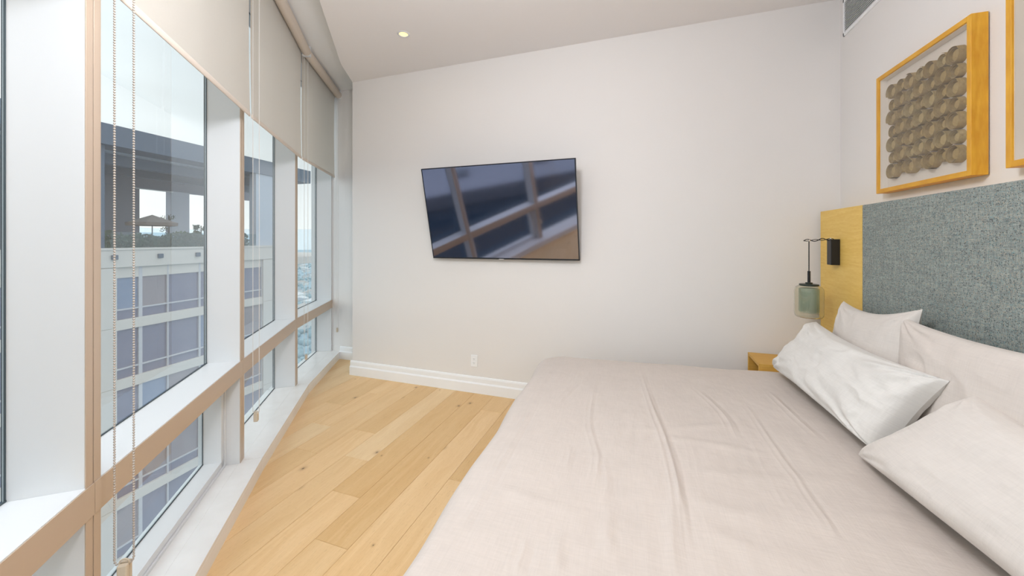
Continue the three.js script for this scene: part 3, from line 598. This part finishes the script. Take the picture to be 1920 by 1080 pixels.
{
  const b = thing('apartment_building', 'pale apartment building opposite with a dark flat roof over its terrace', 'building', [B0[0], 0, B0[1]], BT);
  const S0 = -12, S1 = 11.6, DEEP = 14, ROOF = 7.8;
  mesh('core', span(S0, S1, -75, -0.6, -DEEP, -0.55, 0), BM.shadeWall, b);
  mesh('terrace_slab', span(S0, 24, -0.62, 0.0, -DEEP - 0.2, -0.05, 0.01), BM.slab, b);
  mesh('parapet', span(S0, S1, -0.02, 1.06, -0.3, 0.12, 0.02), BM.slab, b);
  mesh('parapet_cap', span(S0, S1, 0.94, 1.06, -0.32, 0.17, 0.01), BM.slab, b);
  for (const s of [-2.4, 0.12, 2.3, 4.45, 6.9]) mesh('wall_light', [span(s - 0.13, s + 0.13, 0.42, 0.68, 0.12, 0.24, 0.02)], BM.dark, b);
  // piers between the glazed bays and the storeys hung between them
  const piers = [[-1.3, 0.26], [9.41, S1], [-9.0, -8.2]], bays = [[-8.2, -1.3], [0.26, 9.41]];
  for (const [a, c] of piers) { for (let k = 0; k < 8; k++) mesh('pier_panel', span(a, c, -0.04 - 3.3 * (k + 1) + 0.012, -0.04 - 3.3 * k, -0.5, 0.10, 0.01), BM.slab, b); mesh('pier', span(a, c, -75, -26.5, -0.5, 0.08, 0.01), BM.slab, b); }
  for (let k = 0; k < 8; k++) {
    const top = -0.02 - 3.3 * k, low = -2.95 - 3.3 * k;
    for (const [a, c] of bays) {
      mesh('floor_band', span(a, c, low - 0.56, low, -0.55, 0.02, 0.01), BM.slab, b);
      const marks = a > 0 ? [0.26, 1.43, 2.84, 4.72, 6.2, 7.9, 9.41] : [-8.2, -6.7, -5.2, -3.3, -1.3];
      marks.forEach((s, i) => { const th = i && i % 3 !== 0 && s !== 4.72 ? (s === 1.43 ? 0.09 : 0.04) : 0.06; mesh('window_post', span(s - th, s + th, low, top, -0.2, -0.04, 0.005), BM.frame, b); });
      mesh('window_rail', span(a, c, low + 0.52, low + 0.60, -0.2, -0.05, 0.005), BM.frame, b);
      for (let i = 0; i + 1 < marks.length; i++) {
        const m = [BM.pane, BM.pane, BM.paneC, BM.paneB][Math.floor(hash(i, k, a > 0 ? 5 : 8) * 4)];
        mesh('pane', span(marks[i], marks[i + 1], low + 0.56, top, -0.16, -0.14, 0), m, b); mesh('pane', span(marks[i], marks[i + 1], low, low + 0.56, -0.16, -0.14, 0), BM.pane, b);
      }
    }
  }
  for (const [a, c] of bays) mesh('curtain_wall', span(a, c, -75, -26.9, -0.5, -0.1, 0), BM.pane, b);
  // terrace under the roof
  mesh('roof', [span(S0 - 2, 14.45, 6.66, ROOF, -10.4, 0, 0.02)], BM.dark, b);
  mesh('soffit', span(S0 - 1, 14.0, 6.58, 6.655, -9.9, -1.6, 0), BM.soffit, b);
  for (const z of [-2.4, -6.2]) mesh('roof_beam', span(S0, 14.2, 5.95, 6.6, z - 0.25, z + 0.25, 0.01), BM.dark, b);
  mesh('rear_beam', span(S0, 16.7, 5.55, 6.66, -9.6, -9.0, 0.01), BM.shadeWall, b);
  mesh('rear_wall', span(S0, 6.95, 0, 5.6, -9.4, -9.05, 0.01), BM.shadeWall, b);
  mesh('rear_pier', span(9.12, 10.55, 0, 5.6, -9.6, -9.0, 0.01), BM.wall, b);
  mesh('rear_parapet', span(6.9, 17, 0, 1.3, -9.4, -9.2, 0.01), BM.slab, b);
  for (const s of [-0.32, -7.5]) mesh('column', span(s, s + 0.28, 1.0, 6.66, -0.6, -0.3, 0.01), BM.dark, b);
  mesh('end_wall', span(8.95, S1, 1.06, 6.66, -0.75, -0.1, 0.01), BM.wall, b);
  mesh('light_strip', span(6.6, 9.2, 5.46, 5.53, -8.98, -8.9, 0), std({ color: hex('#eef0f0'), roughness: 0.5 }), b);
  for (let s = 0.1; s < 8.9; s += 1.48) mesh('glass_balustrade', span(s, s + 1.46, 1.07, 1.95, -0.12, -0.105, 0), BM.rail, b).castShadow = false;
}
const toWorld = (s, y, z) => { const c = Math.cos(BT), q = Math.sin(BT); return [B0[0] + s * c + z * q, y, B0[1] - s * q + z * c]; };
const leafGreen = std({ color: hex('#53654f'), roughness: 0.9 }), barkMat = std({ color: hex('#5f554c'), roughness: 0.9 });
function leafCloud(parent, spots, size, mat, seed) {
  const g = new THREE.CircleGeometry(1, 5).scale(1, 0.55, 1), im = new THREE.InstancedMesh(g, mat, spots.length), m = new THREE.Matrix4(), q = new THREE.Quaternion(), e = new THREE.Euler();
  spots.forEach((p, i) => { const k = size * (0.6 + 0.8 * hash(i, seed, 2)); m.compose(new THREE.Vector3(...p), q.setFromEuler(e.set(hash(i, seed, 3) * 6, hash(i, seed, 4) * 6, hash(i, seed, 5) * 6)), new THREE.Vector3(k, k, k)); im.setMatrixAt(i, m); });
  im.name = 'foliage'; im.userData.kind = 'stuff'; im.castShadow = im.receiveShadow = true; parent.add(im); return im;
}
const leafMat = std({ color: hex('#5d7058'), roughness: 0.85, side: THREE.DoubleSide }), leafMatB = std({ color: hex('#7c8470'), roughness: 0.85, side: THREE.DoubleSide });
{
  const h = thing('hedge', 'long dark green hedge behind the parapet of the terrace opposite', 'hedge', toWorld(0.2, 0.0, -0.9), BT);
  mesh('planter', span(-0.1, 8.6, 0, 0.7, -0.5, 0.3, 0.01), BM.shadeWall, h);
  const spots = []; for (let i = 0; i < 5200; i++) { const s = hash(i, 1, 7) * 8.6, top = 1.9 + 0.45 * free(s * 0.9, 3, 300, 2) * 2; spots.push([s, 0.6 + hash(i, 2, 7) * (top - 0.6), -0.1 + (hash(i, 3, 7) - 0.5) * 0.9]); }
  leafCloud(h, spots, 0.10, leafMat, 11);
  mesh('bush_core', span(0, 8.5, 0.6, 1.55, -0.4, 0.15, 0.1), leafGreen, h);
}
{
  const u = thing('parasol', 'pale grey brown garden parasol open on the terrace opposite', 'parasol', toWorld(4.55, 0, -4.0), BT);
  const g = new THREE.ConeGeometry(1.35, 0.55, 8, 3, true); g.translate(0, 2.95, 0);
  const flap = new THREE.CylinderGeometry(1.36, 1.33, 0.22, 8, 1, true).translate(0, 2.58, 0);
  mesh('canopy', toCreasedNormals(g, 0.3), std({ color: hex('#b5aaa5'), roughness: 0.9, side: THREE.DoubleSide }), u); mesh('valance', toCreasedNormals(flap, 0.3), std({ color: hex('#8e8079'), roughness: 0.9, side: THREE.DoubleSide }), u);
  mesh('pole', cyl(0.03, 0.03, 3.2, 0, 1.6, 0, 10), BM.dark, u); mesh('base', cyl(0.3, 0.34, 0.12, 0, 0.06, 0, 16), BM.dark, u);
  for (let k = 0; k < 8; k++) { const a = k / 8 * Math.PI * 2; mesh('rib', tube([[0, 2.9, 0], [1.3 * Math.sin(a), 2.68, 1.3 * Math.cos(a)]], 0.012, 2, 5), BM.dark, u); }
}
function smallTree(s, z, h, crown, label, mat, seed, leaves, size) {
  const t = thing('terrace_tree', label, 'tree', toWorld(s, 0, z), BT);
  const limbs = [tube([[0, 0, 0], [0.05, h * 0.5, 0], [0, h, 0.03]], 0.035, 8, 6)], spots = [];
  for (let k = 0; k < 9; k++) { const a = hash(k, seed, 1) * 6.28, y = h * (0.55 + 0.4 * hash(k, seed, 2)), r = crown * (0.5 + 0.5 * hash(k, seed, 3)), e = [r * Math.sin(a), y + crown * 0.5 * hash(k, seed, 4), r * Math.cos(a)]; limbs.push(tube([[0, y - 0.2, 0], [e[0] * 0.5, y, e[2] * 0.5], e], 0.012, 5, 5)); for (let i = 0; i < leaves; i++) spots.push([e[0] * (0.4 + 0.8 * hash(i, k + seed * 9, 5)) + (hash(i, k + seed, 6) - 0.5) * crown * 0.6, e[1] + (hash(i, k + seed, 7) - 0.45) * crown * 0.7, e[2] + (hash(i, k + seed, 8) - 0.5) * crown * 0.6]); }
  mesh('trunk', limbs, barkMat, t); leafCloud(t, spots, size, mat, seed);
}
smallTree(6.35, -5.2, 3.3, 0.42, 'small thin leaved tree beside the parasol on the terrace', leafMatB, 21, 16, 0.055);
smallTree(7.9, -4.2, 2.6, 0.38, 'rounded dark bush tree at the right of the terrace opposite', leafMat, 22, 70, 0.08);

// ------------------------------------------------------------------ the land far below, hills and houses
const GROUND_Y = -75;
function landHeight(x, z) { const d = Math.hypot(x, z); return GROUND_Y + 46 * (free(x * 0.004, z * 0.004, 401, 4)) * Math.min(1, Math.max(0, (d - 130) / 250)); }
{
  const pos = [], uv = [], idx = [], NR = 70, NA = 120;
  for (let j = 0; j <= NR; j++) for (let i = 0; i <= NA; i++) { const r = 2 + 4200 * Math.pow(j / NR, 2.2), a = i / NA * Math.PI * 2, x = r * Math.cos(a), z = r * Math.sin(a); pos.push(x, landHeight(x, z), z); uv.push(x / 60, z / 60); }
  for (let j = 0; j < NR; j++) for (let i = 0; i < NA; i++) { const a = j * (NA + 1) + i, b = a + 1, c = a + NA + 1, e = c + 1; idx.push(a, b, c, b, e, c); }
  const g = new THREE.BufferGeometry(); g.setAttribute('position', new THREE.Float32BufferAttribute(pos, 3)); g.setAttribute('uv', new THREE.Float32BufferAttribute(uv, 2)); g.setIndex(idx); g.computeVertexNormals();
  const land = tex(512, 512, (u, v) => { const n = fbm(u * 16, v * 16, 16, 16, 5, 411), m = fbm(u * 5, v * 5, 5, 5, 3, 412), s = vnoise(u * 64, v * 64, 64, 64, 413); let c = lerp3([0.56, 0.67, 0.72], [0.70, 0.79, 0.83], n); if (m > 0.52) c = lerp3(c, [0.60, 0.72, 0.79], 0.6); if (s > 0.86) c = lerp3(c, [0.85, 0.88, 0.90], 0.6); return c; });  // ground colours have the blue haze of distance mixed in
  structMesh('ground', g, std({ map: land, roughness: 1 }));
  const wood = []; for (let i = 0; i <= 40; i++) { const a = (-0.05 + 1.1 * i / 40) * Math.PI; wood.push([900 * Math.cos(a) - 40, 900 * Math.sin(a) + 20]); }  // outline of the added dark slab
  structMesh('dark_slab', prism([...wood, [-60, 8], [20, 8]], GROUND_Y - 2, GROUND_Y + 9), std({ color: hex('#25384a'), roughness: 1 }));  // unseen dark slab, added to darken what the television mirrors
  // ridge of hills on the skyline, haze put into their pale colour
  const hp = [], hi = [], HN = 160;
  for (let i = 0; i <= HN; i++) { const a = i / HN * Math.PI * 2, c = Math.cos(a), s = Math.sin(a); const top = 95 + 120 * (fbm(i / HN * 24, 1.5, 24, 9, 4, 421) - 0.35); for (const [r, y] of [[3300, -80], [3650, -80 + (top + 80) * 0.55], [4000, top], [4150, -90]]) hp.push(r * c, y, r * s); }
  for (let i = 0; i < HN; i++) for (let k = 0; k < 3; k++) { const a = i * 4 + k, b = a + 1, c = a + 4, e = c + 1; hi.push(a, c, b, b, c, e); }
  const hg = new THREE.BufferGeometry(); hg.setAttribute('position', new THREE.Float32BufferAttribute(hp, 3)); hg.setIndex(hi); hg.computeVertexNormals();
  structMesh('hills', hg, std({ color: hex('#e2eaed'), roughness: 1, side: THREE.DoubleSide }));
}
{
  const w = thing('reflection_block', 'long grey block added out of view to make the band mirrored in the television', 'building', [-78, GROUND_Y, 186], Math.atan2(-0.377, 0.926));  // added block that gives the television reflection its grey band
  mesh('wall', span(-85, 85, 0, 16, -27, 27, 0), std({ color: hex('#6f727c'), roughness: 0.9 }), w);
  mesh('roof', span(-86, 86, 16, 16.8, -28, 28, 0), std({ color: hex('#a9a9b4'), roughness: 0.9 }), w);
  for (const x of [-60, -20, 25, 62]) mesh('roof_unit', span(x - 4, x + 4, 16.8, 19, -6, 3, 0), std({ color: hex('#7d8088'), roughness: 0.8 }), w);
}
{
  const roofMats = ['#d9dde0', '#b9b5b2', '#9aa6b0'].map((c) => std({ color: hex(c), roughness: 0.9 })), wallM = std({ color: hex('#e3e6e6'), roughness: 0.9 }), winM = std({ color: hex('#5f7080'), roughness: 0.3 });
  const proto = roofMats.map((rm) => {
    const h = new THREE.Group(); h.name = 'house';
    mesh('wall', [span(-6, 6, -6, 5.5, -4.5, 4.5, 0), span(2, 8, -6, 3.6, -8, 1, 0)], wallM, h);
    const roof = new THREE.ConeGeometry(1, 2.6, 4).rotateY(Math.PI / 4).scale(9.2, 1, 7.2).translate(0, 6.8, 0), wing = new THREE.ConeGeometry(1, 1.8, 4).rotateY(Math.PI / 4).scale(4.9, 1, 7.0).translate(5, 4.5, -3.5);
    mesh('roof', [toCreasedNormals(roof, 0.2), toCreasedNormals(wing, 0.2)], rm, h);
    for (const [x, y] of [[-4, 3], [-1, 3], [-4, 0], [-1, 0]]) { mesh('window', span(x - 0.7, x + 0.7, y - 0.7, y + 0.7, 4.45, 4.55, 0), winM, h); mesh('window', span(x - 0.7, x + 0.7, y - 0.7, y + 0.7, -4.55, -4.45, 0), winM, h); }
    return h;
  });
  let n = 0; const sites = [];
  for (let k = 0; k < 900 && n < 40; k++) {                // only in the strip of country that shows past the building's end
    const px = 556 + 46 * hash(k, 1, 501), py = 478 + 170 * Math.pow(hash(k, 2, 501), 1.5), C = Math.cos(YAW), S = Math.sin(YAW), xc = (px - 960) / FOCAL, t = (EYE - GROUND_Y) * FOCAL / (py - HORIZON), x = (xc * C - S) * t, z = -(xc * S + C) * t;
    if (sites.some((q) => Math.hypot(q[0] - x, q[1] - z) < 26)) continue; sites.push([x, z]);
    const c = proto[n % 3].clone(); c.name = numbered('house'); scene.add(c); c.position.set(x, landHeight(x, z) + 0.5, z); c.rotation.y = hash(k, 3, 501) * 3.14;
    tag(c, 'small pale house among trees far below, seen through the farthest window', 'house', 'houses far below beyond the farthest window'); n++;
  }
  const cg = new THREE.IcosahedronGeometry(1, 1), cm = std({ color: hex('#8fabb5'), roughness: 1 }), im = new THREE.InstancedMesh(cg, cm, 16000), m = new THREE.Matrix4(), q = new THREE.Quaternion();  // distance haze is put into the treetop colour
  for (let i = 0; i < 16000; i++) {
    const r = 70 + 1500 * Math.pow(hash(i, 1, 511), 1.6), a = i < 13000 ? Math.PI * (1.12 + 0.32 * hash(i, 2, 511)) : hash(i, 2, 511) * 6.283, x = r * Math.cos(a), z = r * Math.sin(a), k = 1.3 + 2.0 * hash(i, 3, 511);
    m.compose(new THREE.Vector3(x, landHeight(x, z) + k * 0.5, z), q, new THREE.Vector3(k, k * 0.85, k)); im.setMatrixAt(i, m);
  }
  im.name = 'treetops'; im.castShadow = im.receiveShadow = true; tag(im, 'treetops covering the land far below, haze put into their blue green colour', 'trees', null, 'stuff'); scene.add(im);
}

renderer.render(scene, camera);
